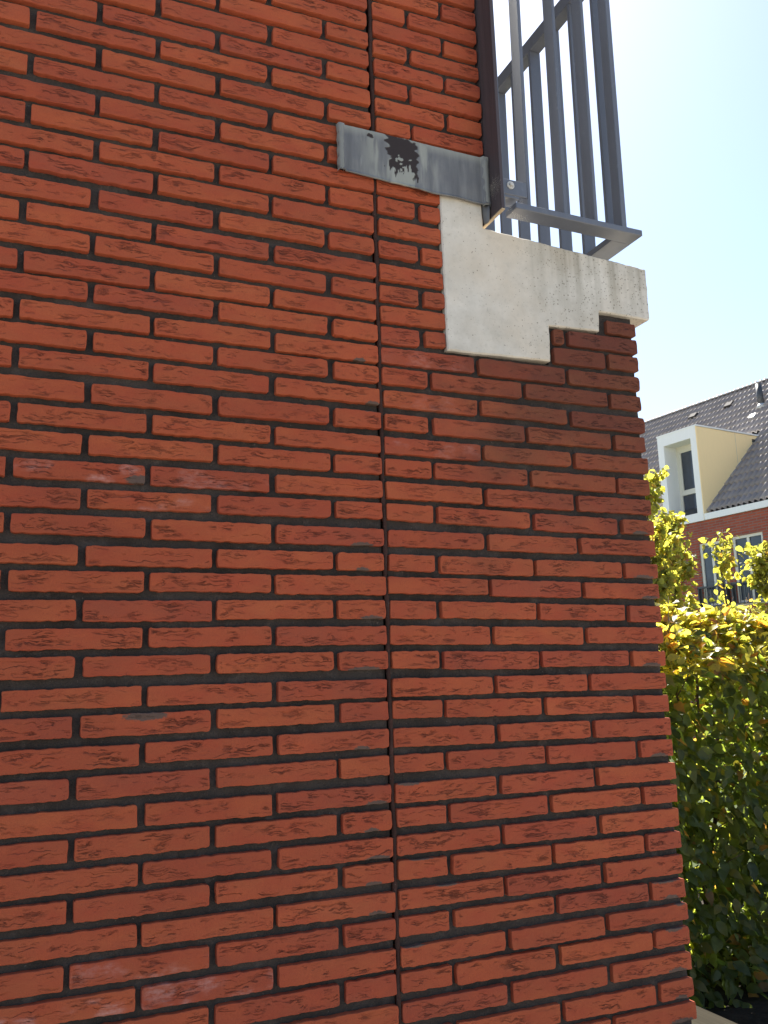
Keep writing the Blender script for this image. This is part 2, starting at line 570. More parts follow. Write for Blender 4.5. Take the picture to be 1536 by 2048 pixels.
# ------------------------------------------------------------------ setting
g = MB(); g.v = [(-300, -300, 0), (300, -300, 0), (300, 300, 0), (-300, 300, 0)]; g.f = [(0, 1, 2, 3)]
g.build('ground', mat_ground(), kind='structure')
nx, ny = 60, 14
xs = np.linspace(.9, 7.5, nx); ys = np.linspace(1.2, 4.2, ny)
gx, gy = np.meshgrid(xs, ys)
gz = .03 + .03 * fbm(gx * 3, gy * 3, 5) * 1.0
gz[0, :] = gz[-1, :] = .004; gz[:, 0] = gz[:, -1] = .004
ii = np.arange(nx * ny).reshape(ny, nx)
fc = np.stack([ii[:-1, :-1], ii[:-1, 1:], ii[1:, 1:], ii[1:, :-1]], -1).reshape(-1, 4)
add('planting_bed', new_mesh('planting_bed', np.stack([gx, gy, np.maximum(gz, .004)], -1).reshape(-1, 3), fc, mat_soil(), True), kind='structure')

lt = NT('lawn_grass')
lco = lt.coord('Object')
lt.base(lt.mix(lt.ramp(lt.noise(lco, 6, 6, .7), [(.35, 0), (.65, 1)]), (.030, .048, .013), (.070, .095, .026)), .9, spec=.2)
lt.bump(lt.noise(lco, 60, 4), 1.0, .04)
lw = MB(); lw.v = [(.8, 4.0, .0045), (13.2, 4.0, .0045), (13.2, 24, .0045), (.8, 24, .0045)]; lw.f = [(0, 1, 2, 3)]
lw.build('lawn', lt.m, kind='structure')

# ------------------------------------------------------------------ the brick wall
PITCH = 0.046336
Z0 = 3.094163
BH = 0.0331
RECESS = 0.0120


def brick_mesh(L, H, D, seed, smears=(), bloom=0.0, res=.0034):
    """hand-moulded brick, front face at y=0 looking to -Y, x 0..L, z 0..H"""
    r = np.random.default_rng(seed)
    nx = max(14, int(L / res)); nz = max(13, int(H / res))
    if res > .006: nz = 5; nx = max(8, int(L / res))
    u = np.linspace(0, 1, nx + 1); w = np.linspace(0, 1, nz + 1)
    if res <= .006:     # crowd rows at the borders for the rounded arris
        eb = np.array([0, .0005, .0011, .0019])
        w = np.concatenate([eb, np.linspace(.0030, H - .0030, nz - 7), H - eb[::-1]]) / H; nz = len(w) - 1
        u = np.concatenate([eb, np.linspace(.0032, L - .0032, nx - 7), L - eb[::-1]]) / L; nx = len(u) - 1
    X, Z = np.meshgrid(u * L, w * H)
    cx, cz = X - L / 2, Z - H / 2
    rad = .0030 + .0032 * r.random() ** 2
    qx = np.abs(cx) - (L / 2 - rad); qz = np.abs(cz) - (H / 2 - rad)
    inc = (qx > 0) & (qz > 0)
    qq = np.hypot(qx, qz)
    sc = np.where(inc & (qq > rad), rad / np.maximum(qq, 1e-9), 1)
    cx = np.where(inc, np.sign(cx) * (L / 2 - rad + qx * sc), cx)
    cz = np.where(inc, np.sign(cz) * (H / 2 - rad + qz * sc), cz)
    d = np.where(inc, rad - np.minimum(qq * sc, rad), np.minimum(L / 2 - np.abs(cx), H / 2 - np.abs(cz)))
    X, Z = cx + L / 2, cz + H / 2
    sx = r.random() * 500; sd = int(r.integers(1, 1 << 20))
    bev = .0013 + .0005 * vnoise(X * 60 + sx, Z * 60, sd)
    dd = np.clip(d / bev, 0, 1)
    Y = bev * .9 * (1 - np.sqrt(np.maximum(0, 1 - (1 - dd) ** 2)))
    cr = sstep(.0015, .006, d)
    Y = Y + .0012 * fbm(X * 24 + sx, Z * 60, sd + 6, 3)
    # ragged outline
    t = Z / H; s = X / L
    e1 = .0014 * fbm(X * 90 + sx, 0 * X, sd + 8, 3); e2 = .0016 * fbm(X * 90 + sx, 0 * X + 5, sd + 9, 3)
    e3 = .0012 * fbm(Z * 90, 0 * X + sx, sd + 10, 2); e4 = .0012 * fbm(Z * 90, 0 * X + sx + 5, sd + 11, 2)
    Z = Z + e1 * t ** 4 + e2 * (1 - t) ** 4
    X = X + e3 * s ** 8 + e4 * (1 - s) ** 8
    co = np.stack([X, Y, Z], -1).reshape(-1, 3)
    mark = np.zeros((len(co), 3), np.float32)
    mark[:, 2] = np.clip(cr, 0, 1).ravel()
    if bloom > 0:
        mark[:, 1] = (bloom * sstep(.0, .45, fbm(X * 22 + sx, Z * 40, sd + 12, 3) + .25 * (1 - 2 * t))).ravel()
    for (mx, mz, rx, rz) in smears:
        mark[:, 0] = np.maximum(mark[:, 0], np.clip(1.25 - np.hypot((X - mx) / rx, (Z - mz) / rz), 0, 1).ravel())
    ids = np.arange((nx + 1) * (nz + 1)).reshape(nz + 1, nx + 1)
    F = np.stack([ids[:-1, :-1], ids[:-1, 1:], ids[1:, 1:], ids[1:, :-1]], -1).reshape(-1, 4)
    ring = np.concatenate([ids[0, :-1], ids[:-1, -1], ids[-1, :0:-1], ids[:0:-1, 0]])
    back = co[ring].copy(); back[:, 1] = D
    nb = len(co)
    co = np.concatenate([co, back]); mark = np.concatenate([mark, np.zeros((len(ring), 3), np.float32)])
    m = len(ring); a = np.arange(m); b = (a + 1) % m
    F2 = np.stack([ring[a], nb + a, nb + b, ring[b]], -1)
    return co, np.concatenate([F, F2]), mark


DZ_L = {7: .0019, 8: .0035, 9: -.0013, 10: .0002, 11: -.0017, 12: .0017, 13: -.0039, 14: -.0034, 15: .0004, 16: -.0036, 17: .0002, 18: -.0001, 19: .0036, 20: .006, 21: .0028, 22: .0036, 23: .0032, 24: .0016, 25: -.0003, 26: .0017, 27: -.0024, 28: .0013, 29: -.0016, 30: -.0008, 31: .0004, 32: -.0032, 33: -.0016, 34: -.0025, 35: -.0036, 36: -.0049, 37: -.002, 38: -.0008, 39: .0009, 40: .0004, 41: -.0002, 42: .0017}
DZ_J = {11: .0013, 12: -.0004, 13: -.0038, 14: -.0089, 15: -.008, 16: -.0067, 17: -.0039, 18: -.0018, 19: .0018, 20: .0027, 21: 0, 22: -.0012, 23: .0021, 24: .0019, 25: .006, 26: .0009, 27: .0002, 28: .0028, 29: .0049, 30: .0038, 31: .0031, 32: -.0006, 33: .0052, 34: .0025, 35: .0012, 36: -.003, 37: .0002, 38: -.0004, 39: .0038, 40: .0009, 41: .0019, 42: -.0007, 43: .0045, 44: .003}
DZ_R = {16: .0012, 17: .0054, 18: .004, 19: .0054, 20: .0002, 21: .0024, 22: -.0007, 23: -.0023, 24: -.0011, 25: -.0018, 26: .0002, 27: -.0041, 28: -.0013, 29: -.0024, 30: -.002, 31: -.0055, 32: -.0042, 33: -.0046, 34: -.0046, 35: -.0021, 36: -.0032, 37: -.0009, 38: -.0012, 39: -.001, 40: .0006, 41: -.0002, 42: .0004, 43: .0023, 44: .0019, 45: -.0008, 46: .0025}


def row_z(r, x, side):
    """height of the top of course r at x"""
    z = Z0 - r * PITCH
    l = DZ_L.get(r, .001); j = DZ_J.get(r, .001); e = DZ_R.get(r, 0)
    if r <= 9:
        j = .0095 if r <= 6 else (.0034 if r == 7 else -.001)
        if r <= 6: l = .004
        if side == 'R': return z - .003
    if r == 10: j = -.004
    if x <= 0: t = min(1, -x / .72); return z + j * (1 - t) + l * t
    if r < 16: return z + j
    t = min(1, x / .63); return z + j * (1 - t) + e * t


# smears of mortar: (course, side, x, z within the brick, rx, rz)
SMEARS = []
BLOOM = {}

wall_l = thing('brick_wall', 'tall red brick wall filling the left half, left of the vertical joint', 'brick wall', (-.45, .1, 0))
wall_r = thing('brick_wall', 'red brick wall under the stepped concrete slab, right of the vertical joint', 'brick wall', (.32, .1, 0))
brick_count = 0


def lay(side, r, x0, x1, parent, D=None, seed=None, top=None, h=None):
    global brick_count
    rs = np.random.default_rng(9000 + r * 131 + int((x0 + 2) * 1000) + (50000 if side == 'R' else 0))
    jx = rs.normal(0, .0010, 2)
    a, b = x0 + jx[0], x1 + jx[1]
    zt0 = row_z(r, a, side); zt1 = row_z(r, b, side)
    hh = (h or BH) + rs.normal(0, .0011)
    sm = [(sx - a, sz, rx, rz) for (rr, sd, sx, sz, rx, rz) in SMEARS if rr == r and sd == side and a - .02 < sx < b + .02]
    bl = BLOOM.get((side, r, round((x0 + x1) / 2, 1)), 0.0)
    co, F, mk = brick_mesh(b - a, hh, D or .055, brick_count + 100, sm, bl)
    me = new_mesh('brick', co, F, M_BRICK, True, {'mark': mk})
    o = bpy.data.objects.new('brick', me); COL.objects.link(o)
    o.parent = parent
    o.matrix_parent_inverse = Matrix.Translation(-Vector(parent.location))
    o.location = (a, rs.normal(0, .0009), zt0 - hh)
    o.rotation_euler = (0, -math.atan2(zt1 - zt0, b - a) + rs.normal(0, .0022), rs.normal(0, .003))
    brick_count += 1
    return o


# mortar splashes seen along the joint and the corner
for r, x, w in ((18, -.045, .018), (20, -.02, .02), (26, -.05, .03), (27, -.05, .02), (29, -.035, .03), (31, -.05, .045), (34, -.06, .022), (36, -.035, .030), (37, -.045, .02), (38, -.035, .034), (39, -.045, .022), (40, -.04, .025)):
    SMEARS.append((r, 'L', x, .0, w, .0085))
for r, x in ((21, -.03), (22, -.04), (23, -.19), (24, -.03), (25, -.13)):
    SMEARS.append((r, 'L', x, .036, .03, .005))
for r, x, w, zz in ((25, .60, .03, 0), (27, .60, .035, 0), (28, .61, .03, 0), (31, .60, .035, 0), (35, .60, .03, 0), (41, .60, .025, 0), (43, .6, .03, .034), (44, .60, .032, 0), (45, .605, .02, 0), (46, .60, .04, 0), (42, .62, .02, .035), (41, .59, .05, .037)):
    SMEARS.append((r, 'R', x, zz, w, .010))
for r, x in ((36, .03), (42, .03), (40, .1), (39, .05), (27, .07)):
    SMEARS.append((r, 'R', x, .034, .035, .005))
SMEARS.append((33, 'L', -.440, .030, .05, .010))
SMEARS.append((24, 'L', -.46, .006, .03, .012))
BLOOM.update({('L', 24, -.3): .35, ('L', 24, -.6): .7, ('L', 25, -.4): .6, ('L', 25, -.3): .4, ('L', 23, -.5): .25, ('L', 26, -.5): .2,
              ('L', 42, -.6): .7, ('L', 42, -.4): .8, ('L', 42, -.3): .6, ('L', 41, -.6): .6, ('L', 41, -.4): .4, ('L', 43, -.4): .5, ('L', 43, -.7): .4, ('L', 40, -.5): .2,
              ('L', 38, -.4): .3, ('R', 22, .1): .3, ('R', 20, .1): .2, ('R', 18, .1): .25})

A_L = [(-.100, -.006), (-.322, -.111), (-.543, -.333), (-.765, -.554), (-.987, -.776)]
B_L = [(-.216, -.006), (-.4375, -.227), (-.659, -.448), (-.880, -.670)]
A_R = [(.003, .101), (.112, .322), (.333, .543), (.5545, .637)]
B_R = [(.003, .213), (.224, .433), (.4455, .637)]
for r in range(1, 48):
    for (a, b) in (A_L if r % 2 else B_L): lay('L', r, a, b, wall_l)
    if r <= 9:
        for (a, b) in ([(.005, .083), (.094, .260)] if r % 2 else [(.005, .168), (.178, .260)]): lay('R', r, a, b, wall_r)
    elif r <= 17:
        for (a, b) in ([(.003, .0885), (.1005, .147)] if r % 2 else [(.003, .147)]): lay('R', r, a, b, wall_r)
        if r == 15: lay('R', r, .557, .637, wall_r, h=.030)
        if r == 16:
            lay('R', r, .4115, .4385, wall_r); lay('R', r, .450, .637, wall_r)
        if r == 17:
            lay('R', r, .4105, .5436, wall_r); lay('R', r, .557, .637, wall_r)
    else:
        for (a, b) in (A_R if r % 2 else B_R): lay('R', r, a, b, wall_r)

for r in (-1, 0):
    for (a, b) in ([(.005, .083), (.094, .260)] if r % 2 else [(.005, .168), (.178, .260)]): lay('R', r, a, b, wall_r)


# bricks beyond the frame: joined
def joined(name, parent, spots):
    cs, fs, ms = [], [], []; n = 0
    for i, (side, r, a, b, rot) in enumerate(spots):
        co, F, mk = brick_mesh(b - a, BH, .05, 5000 + i, res=.02)
        co = co.copy()
        if rot:     # on the return face at x = .637, running along +Y
            x = co[:, 0].copy(); y = co[:, 1].copy()
            co[:, 0] = .637 - y; co[:, 1] = a + x
        else: co[:, 0] += a
        co[:, 2] += row_z(r, 0 if rot else a, side) - BH
        cs.append(co); fs.append(F + n); ms.append(mk); n += len(co)
    me = new_mesh(name, np.concatenate(cs), np.concatenate(fs), M_BRICK, True, {'mark': np.concatenate(ms)})
    o = add(name, me, parent, kind='stuff')
    o.matrix_parent_inverse = Matrix.Translation(-Vector(parent.location))
    return o


sp = []
for r in range(-36, 67):
    inside = 1 <= r <= 47
    k = 0
    while True:
        base = (A_L if r % 2 else B_L)
        if k < len(base): a, b = base[k]; skip = inside
        else:
            a = base[-1][0] - .2215 * (k - len(base) + 1); b = a + .2105; skip = False
        if b < -2.6: break
        if not skip: sp.append(('L', r, a, b, False))
        k += 1
joined('brick_beyond', wall_l, sp)
sp = []
for r in range(-36, 67):
    if r < -1:
        for (a, b) in ([(.005, .083), (.094, .260)] if r % 2 else [(.005, .168), (.178, .260)]): sp.append(('R', r, a, b, False))
    if r > 47:
        for (a, b) in (A_R if r % 2 else B_R): sp.append(('R', r, a, b, False))
    if r > 14:
        y = (.215 if r % 2 else .11) + .0
        while y < 2.9:
            sp.append(('R', r, y, min(y + .2105, 3.0), True)); y += .2215
joined('brick_beyond', wall_r, sp)


# corner bricks' depth along the return
def core(name, parent, boxes, mat):
    m = MB()
    for a, b in boxes: m.box(a, b)
    o = m.build(name, mat, parent)
    o.matrix_parent_inverse = Matrix.Translation(-Vector(parent.location))
    return o


def mortar_sheet(parent, x0, x1, z0, z1, name='mortar'):
    nx = int((x1 - x0) / .006); nz = int((z1 - z0) / .006)
    X, Z = np.meshgrid(np.linspace(x0, x1, nx + 1), np.linspace(z0, z1, nz + 1))
    Y = RECESS + .0014 * fbm(X * 40, Z * 40, 77, 3) + .0010 * fbm(X * 140, Z * 140, 78, 2)
    ids = np.arange((nx + 1) * (nz + 1)).reshape(nz + 1, nx + 1)
    F = np.stack([ids[:-1, :-1], ids[:-1, 1:], ids[1:, 1:], ids[1:, :-1]], -1).reshape(-1, 4)
    o = add(name, new_mesh(name, np.stack([X, Y, Z], -1).reshape(-1, 3), F, M_MORTAR, True), parent)
    o.matrix_parent_inverse = Matrix.Translation(-Vector(parent.location))
    return o


mortar_sheet(wall_l, -2.6, -.0065, 0, 4.76)
core('wall_core', wall_l, [((-2.6, .0175, 0), (-.0065, .32, 4.76))], M_MORTAR)
mortar_sheet(wall_r, .0045, .632, 0, 2.270)
mortar_sheet(wall_r, .0045, .148, 2.270, 2.64)
mortar_sheet(wall_r, .401, .632, 2.270, 2.356)
mortar_sheet(wall_r, .534, .632, 2.356, 2.407)
mortar_sheet(wall_r, .0045, .259, 2.64, 4.76)
core('wall_core', wall_r, [((.0045, .0175, 0), (.631, 3.0, 2.262)), ((.0045, .0175, 2.262), (.148, 3.0, 4.76)),
                           ((.405, .0176, 2.262), (.631, 3.0, 2.350)), ((.538, .0177, 2.350), (.6308, 3.0, 2.4055)),
                           ((.148, .0177, 2.625), (.2575, .32, 4.76))], M_MORTAR)
# sealant running down the expansion joint
m = MB()
for k in range(95):
    z = k * .05
    x = -.0015 + .0012 * math.sin(k * 1.7) + (.0025 if z > 2.62 else 0)
    if k == 0: pts = []
    pts.append((x, .0062 + .001 * math.sin(k * 2.3), z))
m.tube(pts, [.0044 + .0006 * math.sin(k * 3.1) for k in range(95)], 8)
o = m.build('joint_sealant', M_SEAL, wall_l, True)
o.matrix_parent_inverse = Matrix.Translation(-Vector(wall_l.location))

# ------------------------------------------------------------------ concrete slab edge
poly = [(.1478, 2.268), (.3995, 2.2745), (.4010, 2.3560), (.5345, 2.3610), (.5375, 2.4085), (.6745, 2.4065), (.6800, 2.4110), (.6805, 2.5310), (.677, 2.5340), (.2495, 2.5590), (.2470, 2.6400), (.1478, 2.6400)]
poly = [(x, z) for x, z in poly]


def concrete():
    # front face as a fine grid clipped to the polygon would be heavy: bevelled prism with roughened arris
    P = []
    for i in range(len(poly)):
        a = np.array(poly[i]); b = np.array(poly[(i + 1) % len(poly)])
        n = max(2, int(np.linalg.norm(b - a) / .006))
        for k in range(n):
            p = a + (b - a) * k / n
            P.append(p)
    P = np.array(P)
    jit = .0010 * np.stack([fbm(P[:, 0] * 60, P[:, 1] * 60, 3, 3), fbm(P[:, 0] * 60, P[:, 1] * 60, 4, 3)], -1)
    P = P + jit
    k = len(P)
    d = np.roll(P, -1, 0) - np.roll(P, 1, 0); d /= np.linalg.norm(d, axis=1)[:, None]
    nin = np.stack([-d[:, 1], d[:, 0]], -1)
    bv = .0028 + .0012 * fbm(P[:, 0] * 90, P[:, 1] * 90, 8, 2)
    y0 = -.002
    v = [(*p, 0) for p in P]
    v = [(x, y0, z) for x, z in P + nin * bv[:, None]] + [(x, y0 + float(b), z) for (x, z), b in zip(P, bv)] + [(x, 1.35, z) for x, z in P]
    f = [tuple(range(k)), tuple(2 * k + i for i in reversed(range(k)))]
    for i in range(k):
        j = (i + 1) % k
        f.append((i, k + i, k + j, j)); f.append((k + i, 2 * k + i, 2 * k + j, k + j))
    me = new_mesh('concrete_slab', v, f, M_CONC, False)
    return add('concrete_slab', me)


tag(concrete(), 'pale pitted concrete balcony slab with stepped underside set in the brickwork', 'concrete slab')

# ------------------------------------------------------------------ lead flashing
def flashing():
    root = thing('lead_flashing', 'grey lead flashing strip with a dark flaked patch over the joint', 'flashing', (.09, 0, 2.66))
    inv = Matrix.Translation(-Vector(root.location))
    x0, x1, zt, zb = -.0835, .2625, 2.7245, 2.610
    nx, nz = 230, 80
    U, Wv = np.meshgrid(np.linspace(0, 1, nx + 1), np.linspace(0, 1, nz + 1))
    X = x0 + (x1 - x0) * U
    top = zt + .0008 * fbm(X * 25, X * 0, 1, 3) + .0035 * (1 - U)
    bot = zb - .002 + .0024 * fbm(X * 16, X * 0 + 3, 2, 3) + .0115 * (1 - U)
    Z = bot + (top - bot) * Wv
    Y = -.0105 + .0022 * fbm(X * 9, Z * 12, 4, 3) + .0006 * fbm(X * 60, Z * 40, 5, 2)
    Y = Y + .011 * sstep(.965, 1.0, Wv) - .0035 * sstep(.06, 0, Wv) * (0.6 + .5 * vnoise(X * 30, X * 0, 9))
    # raised welts at both ends
    Y = Y - .0045 * (sstep(.0, .006, U) * (1 - sstep(.036, .040, U))) - .0060 * sstep(.955, .960, U)
    # flaked patch
    px = (X - .055) / .046; pz = (Z - 2.680) / .052
    patch = 1.0 - np.maximum(np.abs(px + .12 * np.sign(pz) * 0), np.abs(pz) * .92)
    drip = fbm(X * 75, Z * 14, 21, 4); rag = fbm(X * 90, Z * 90, 22, 4)
    low = -.56 + .75 * fbm(X * 120, X * 0 + 7, 31, 3) + .55 * (px - .1) ** 2 - .35 * sstep(-.2, .5, px)
    upp = .84 + .10 * fbm(X * 160, X * 0 + 2, 32, 3) - .12 * px
    lft = -.66 + .30 * fbm(Z * 120, Z * 0 + 4, 33, 3); rgt = .80 + .22 * fbm(Z * 120, Z * 0 + 9, 34, 3)
    ins = np.minimum(np.minimum(pz - low, upp - pz), np.minimum(px - lft, rgt - px))
    pm = sstep(-.03, .05, ins) * (1 - sstep(.58, .64, rag * .8 + drip * .5 - .25 * (pz - .2)))
    sp = sstep(.30, .38, .75 - np.hypot((X + .014) / .012, (Z - 2.711) / .006) * .5 + .5 * rag)
    pm = np.maximum(pm * (np.abs(px) < 1.25) * (np.abs(pz) < 1.15), sp * (np.hypot((X + .014) / .012, (Z - 2.711) / .006) < 1.3))
    halo = sstep(-.5, .5, 1.35 - np.hypot(px * .8, pz * .8)) * sstep(-.2, .3, drip + .1)
    halo = np.maximum(halo * .8, sstep(.75, 1, Wv) * .7)
    mk = np.stack([pm, halo, 0 * X], -1).reshape(-1, 3)
    co = np.stack([X, Y, Z], -1).reshape(-1, 3)
    ids = np.arange((nx + 1) * (nz + 1)).reshape(nz + 1, nx + 1)
    F = np.stack([ids[:-1, :-1], ids[:-1, 1:], ids[1:, 1:], ids[1:, :-1]], -1).reshape(-1, 4)
    ring = np.concatenate([ids[0, :-1], ids[:-1, -1], ids[-1, :0:-1], ids[:0:-1, 0]])
    back = co[ring].copy(); back[:, 1] = np.minimum(back[:, 1] + .004, -.0002) ; back[:, 1] = np.maximum(back[:, 1], co[ring][:, 1] + .0022)
    nb = len(co); co = np.concatenate([co, back]); mk = np.concatenate([mk, mk[ring] * [0, 1, 0]])
    a = np.arange(len(ring)); b = (a + 1) % len(ring)
    F = np.concatenate([F, np.stack([ring[a], nb + a, nb + b, ring[b]], -1)])
    o = add('lead_sheet', new_mesh('lead_sheet', co, F, M_LEAD, True, {'mark': mk}), root); o.matrix_parent_inverse = inv
    # folded welts at both ends
    for xa, xb, za, zb_ in ((-.0845, -.0725, 2.7275, 2.6195), (.2475, .2640, 2.7235, 2.6060)):
        m = MB(); nz_ = 14
        for k in range(nz_ + 1):
            z = za + (zb_ - za) * k / nz_; w = .0009 * math.sin(k * 1.9 + xa * 50)
            for x, y in ((xa + w, -.004), (xa + .0012 + w, -.0150), (xa * .5 + xb * .5, -.0182 + w), (xb - .0012 + w * .5, -.0150), (xb + w * .5, -.004)): m.v.append((x, y + (.006 if k == 0 else 0), z))
        for k in range(nz_):
            for j in range(4): m.f.append((k * 5 + j, (k + 1) * 5 + j, (k + 1) * 5 + j + 1, k * 5 + j + 1))
        o = add('folded_edge', new_mesh('folded_edge', m.v, m.f, M_LEAD, True, {'mark': np.tile([0, .45, 0], (len(m.v), 1))}), root); o.matrix_parent_inverse = inv
    # folded flap under the right end
    m = MB()
    prof = [(.2475, -.004), (.2555, -.010), (.2585, -.016)]
    zz = [2.612, 2.590, 2.572, 2.566]
    n = len(m.v)
    for z, s in zip(zz, (1, .9, .6, .25)):
        for (x, y) in prof: m.v.append((.2475 + (x - .2475) * s + .004 * (1 - s), y, z))
    for i in range(3):
        for j in range(2): m.f.append((n + i * 3 + j, n + (i + 1) * 3 + j, n + (i + 1) * 3 + j + 1, n + i * 3 + j + 1))
    me = new_mesh('folded_flap', m.v, m.f, M_LEAD, True, {'mark': np.zeros((len(m.v), 3))})
    o = add('folded_flap', me, root); o.matrix_parent_inverse = inv
    md = o.modifiers.new('thick', 'SOLIDIFY'); md.thickness = .002
    return root


flashing()

# ------------------------------------------------------------------ balcony railing
def railing():
    root = thing('balcony_railing', 'grey blue steel balcony railing of upright flat bars on the slab', 'railing', (.60, .25, 2.53))
    inv = Matrix.Translation(-Vector(root.location))

    def part(name, a, b, bev=.0012, mat=M_RAIL):
        m = MB().box(a, b, bev=bev); o = m.build(name, mat, root); o.matrix_parent_inverse = inv; return o
    Yf = -.050
    # bottom rail: front run and side run meet at the corner
    part('bottom_rail', (.303, Yf, 2.5868), (.6375, -.006, 2.6010))
    part('bottom_rail', (.5830, -.006, 2.5866), (.6375, 1.20, 2.6012))
    # front bars (flat, edge on)
    for x0 in (.3365, .4300, .5115):
        part('bar', (x0, Yf + .005, 2.6010), (x0 + .0085, -.009, 3.62))
    part('corner_post', (.5850, Yf + .004, 2.6010), (.5985, -.0165, 3.62))
    # side bars, broad face to the front
    for k in range(0, 13):
        y = .004 + .0925 * k
        part('bar', (.5855, y, 2.6012), (.6195, y + .010, 3.300))
    part('top_rail', (.5855, -.0098, 3.3002), (.6195, 1.20, 3.338))
    part('top_rail', (.3275, Yf + .004, 3.6202), (.62, -.008, 3.650))
    # feet on the slab
    part('foot', (.5625, .170, 2.5370), (.600, .1845, 2.5866))
    part('foot', (.566, .80, 2.5345), (.600, .82, 2.5866))
    root.rotation_euler = (0, math.radians(.75), 0)
    return root


railing()


def panel():
    root = thing('privacy_board', 'dark brown board standing upright at the end of the upper brick wall', 'board', (.268, 0, 2.57))
    inv = Matrix.Translation(-Vector(root.location))
    m = MB().box((.2642, -.0565, 2.580), (.2715, .110, 4.7), bev=.0008); o = m.build('board', M_PANEL, root); o.matrix_parent_inverse = inv
    m = MB().box((.2642, -.0565, 2.5770), (.2715, .110, 2.5797)); o = m.build('pale_end', M_CUT, root); o.matrix_parent_inverse = inv
    m = MB().box((.2717, -.0560, 2.5800), (.2737, .110, 4.7)); o = m.build('edge_strip', M_RAIL, root); o.matrix_parent_inverse = inv
    br = thing('railing_bracket', 'small steel bracket with one bright bolt between board and first bar', 'bracket', (.30, -.05, 2.66))
    inv = Matrix.Translation(-Vector(br.location))
    m = MB().box((.2740, -.0470, 2.6215), (.3362, -.0405, 2.6570), bev=.001)
    m.box((.2740, -.0470, 2.6135), (.3150, -.0110, 2.6195), bev=.001)
    o = m.build('plate', M_RAIL, br); o.matrix_parent_inverse = inv

    def disc(name, r, y0, y1, mat, seg=20, bev=.0006):
        mm = MB(); c = (.2950, 0, 2.6430)
        for rr, y in ((r, y1), (r, y0 + bev), (r - bev, y0)):
            mm.v += [(c[0] + rr * math.cos(2 * math.pi * k / seg), y, c[2] + rr * math.sin(2 * math.pi * k / seg)) for k in range(seg)]
        for i in range(2):
            for k in range(seg):
                k2 = (k + 1) % seg
                mm.f.append((i * seg + k, i * seg + k2, (i + 1) * seg + k2, (i + 1) * seg + k))
        mm.f.append(tuple(2 * seg + k for k in range(seg)))
        oo = mm.build(name, mat, br); oo.matrix_parent_inverse = inv
    disc('washer', .0090, -.0492, -.0470, M_STEEL, 24)
    disc('bolt', .0048, -.0545, -.0492, M_STEEL, 6, .001)


panel()


# cobwebs
def web(label, c, ux, uz, R, n_r, n_s, seed, arc=(0, 2 * math.pi)):
    r = random.Random(seed); m = MB(); c = Vector(c); ux = Vector(ux).normalized(); uz = Vector(uz).normalized()
    ang = [arc[0] + (arc[1] - arc[0]) * (k + .3 * r.random()) / n_r for k in range(n_r + 1)]
    for a in ang:
        m.tube([c, c + (ux * math.cos(a) + uz * math.sin(a)) * R * (1.05 + .25 * r.random())], .00007, 3)
    for s in range(2, n_s):
        rad = R * s / n_s
        m.tube([c + (ux * math.cos(a) + uz * math.sin(a)) * rad * (1 + .03 * r.random()) for a in ang], .00006, 3)
    o = m.build('cobweb', M_THREAD); tag(o, label, 'cobweb', 'cobwebs on the railing')


web('fine cobweb strung under the bolt between bracket and bottom rail', (.322, -.030, 2.612), (1, .25, 0), (0, 0, 1), .034, 14, 10, 3, (-2.8, .9))
web('fine cobweb across the lower face of the dark brown board', (.2638, -.034, 2.640), (0, 1, 0), (0, 0, 1), .024, 11, 7, 5)

# ------------------------------------------------------------------ timber rail beyond the corner
def timber():
    root = thing('timber_rail', 'weathered timber rail behind the bottom right corner of the wall', 'timber rail', (.72, 1.0, 0))
    inv = Matrix.Translation(-Vector(root.location))
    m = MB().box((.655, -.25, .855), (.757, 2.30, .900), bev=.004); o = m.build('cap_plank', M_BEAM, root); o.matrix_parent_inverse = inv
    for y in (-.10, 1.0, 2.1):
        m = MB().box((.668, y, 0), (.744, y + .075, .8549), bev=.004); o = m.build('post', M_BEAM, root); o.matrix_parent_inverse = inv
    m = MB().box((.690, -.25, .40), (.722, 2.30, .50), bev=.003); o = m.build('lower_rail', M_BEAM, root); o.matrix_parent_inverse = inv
    return root


timber()

# ------------------------------------------------------------------ leaves
def leaf_geo(seed, L=1.0, wid=.62, fold=.25, curl=.25, nseg=6, tip=.9):
    """leaf in local space: base at origin, blade along +X, up normal +Z"""
    r = np.random.default_rng(seed)
    t = np.linspace(0, 1, nseg + 1)
    w = wid * .5 * np.sin(np.pi * t ** .78) ** .85 * (1 - .35 * t ** 3)
    w[0] = .02; w[-1] = 0.0
    z = -curl * t ** 2
    V, U = [], []
    ser = .06 * (np.arange(nseg + 1) % 2)
    for i in range(nseg + 1):
        V += [(t[i], w[i] * (1 + ser[i]), z[i] + fold * w[i]), (t[i], 0, z[i]), (t[i], -w[i] * (1 + ser[i]), z[i] + fold * w[i])]
        U += [(.5 + w[i] / wid, t[i]), (.5, t[i]), (.5 - w[i] / wid, t[i])]
    F = []
    for i in range(nseg):
        a = i * 3
        F += [(a, a + 1, a + 4, a + 3), (a + 1, a + 2, a + 5, a + 4)]
    V = np.array(V) * L
    V[:, 2] += .03 * L * r.normal(size=len(V)) * (t.repeat(3) > .1)
    return V, np.array(F), np.array(U)


def rot_mats(n_dir, tip_dir):
    """rows: blade axis X = tip_dir, normal Z ~ n_dir"""
    X = tip_dir / np.linalg.norm(tip_dir, axis=1)[:, None]
    Z = n_dir - (n_dir * X).sum(1)[:, None] * X
    Z /= np.linalg.norm(Z, axis=1)[:, None]
    Yv = np.cross(Z, X)
    return np.stack([X, Yv, Z], 2)


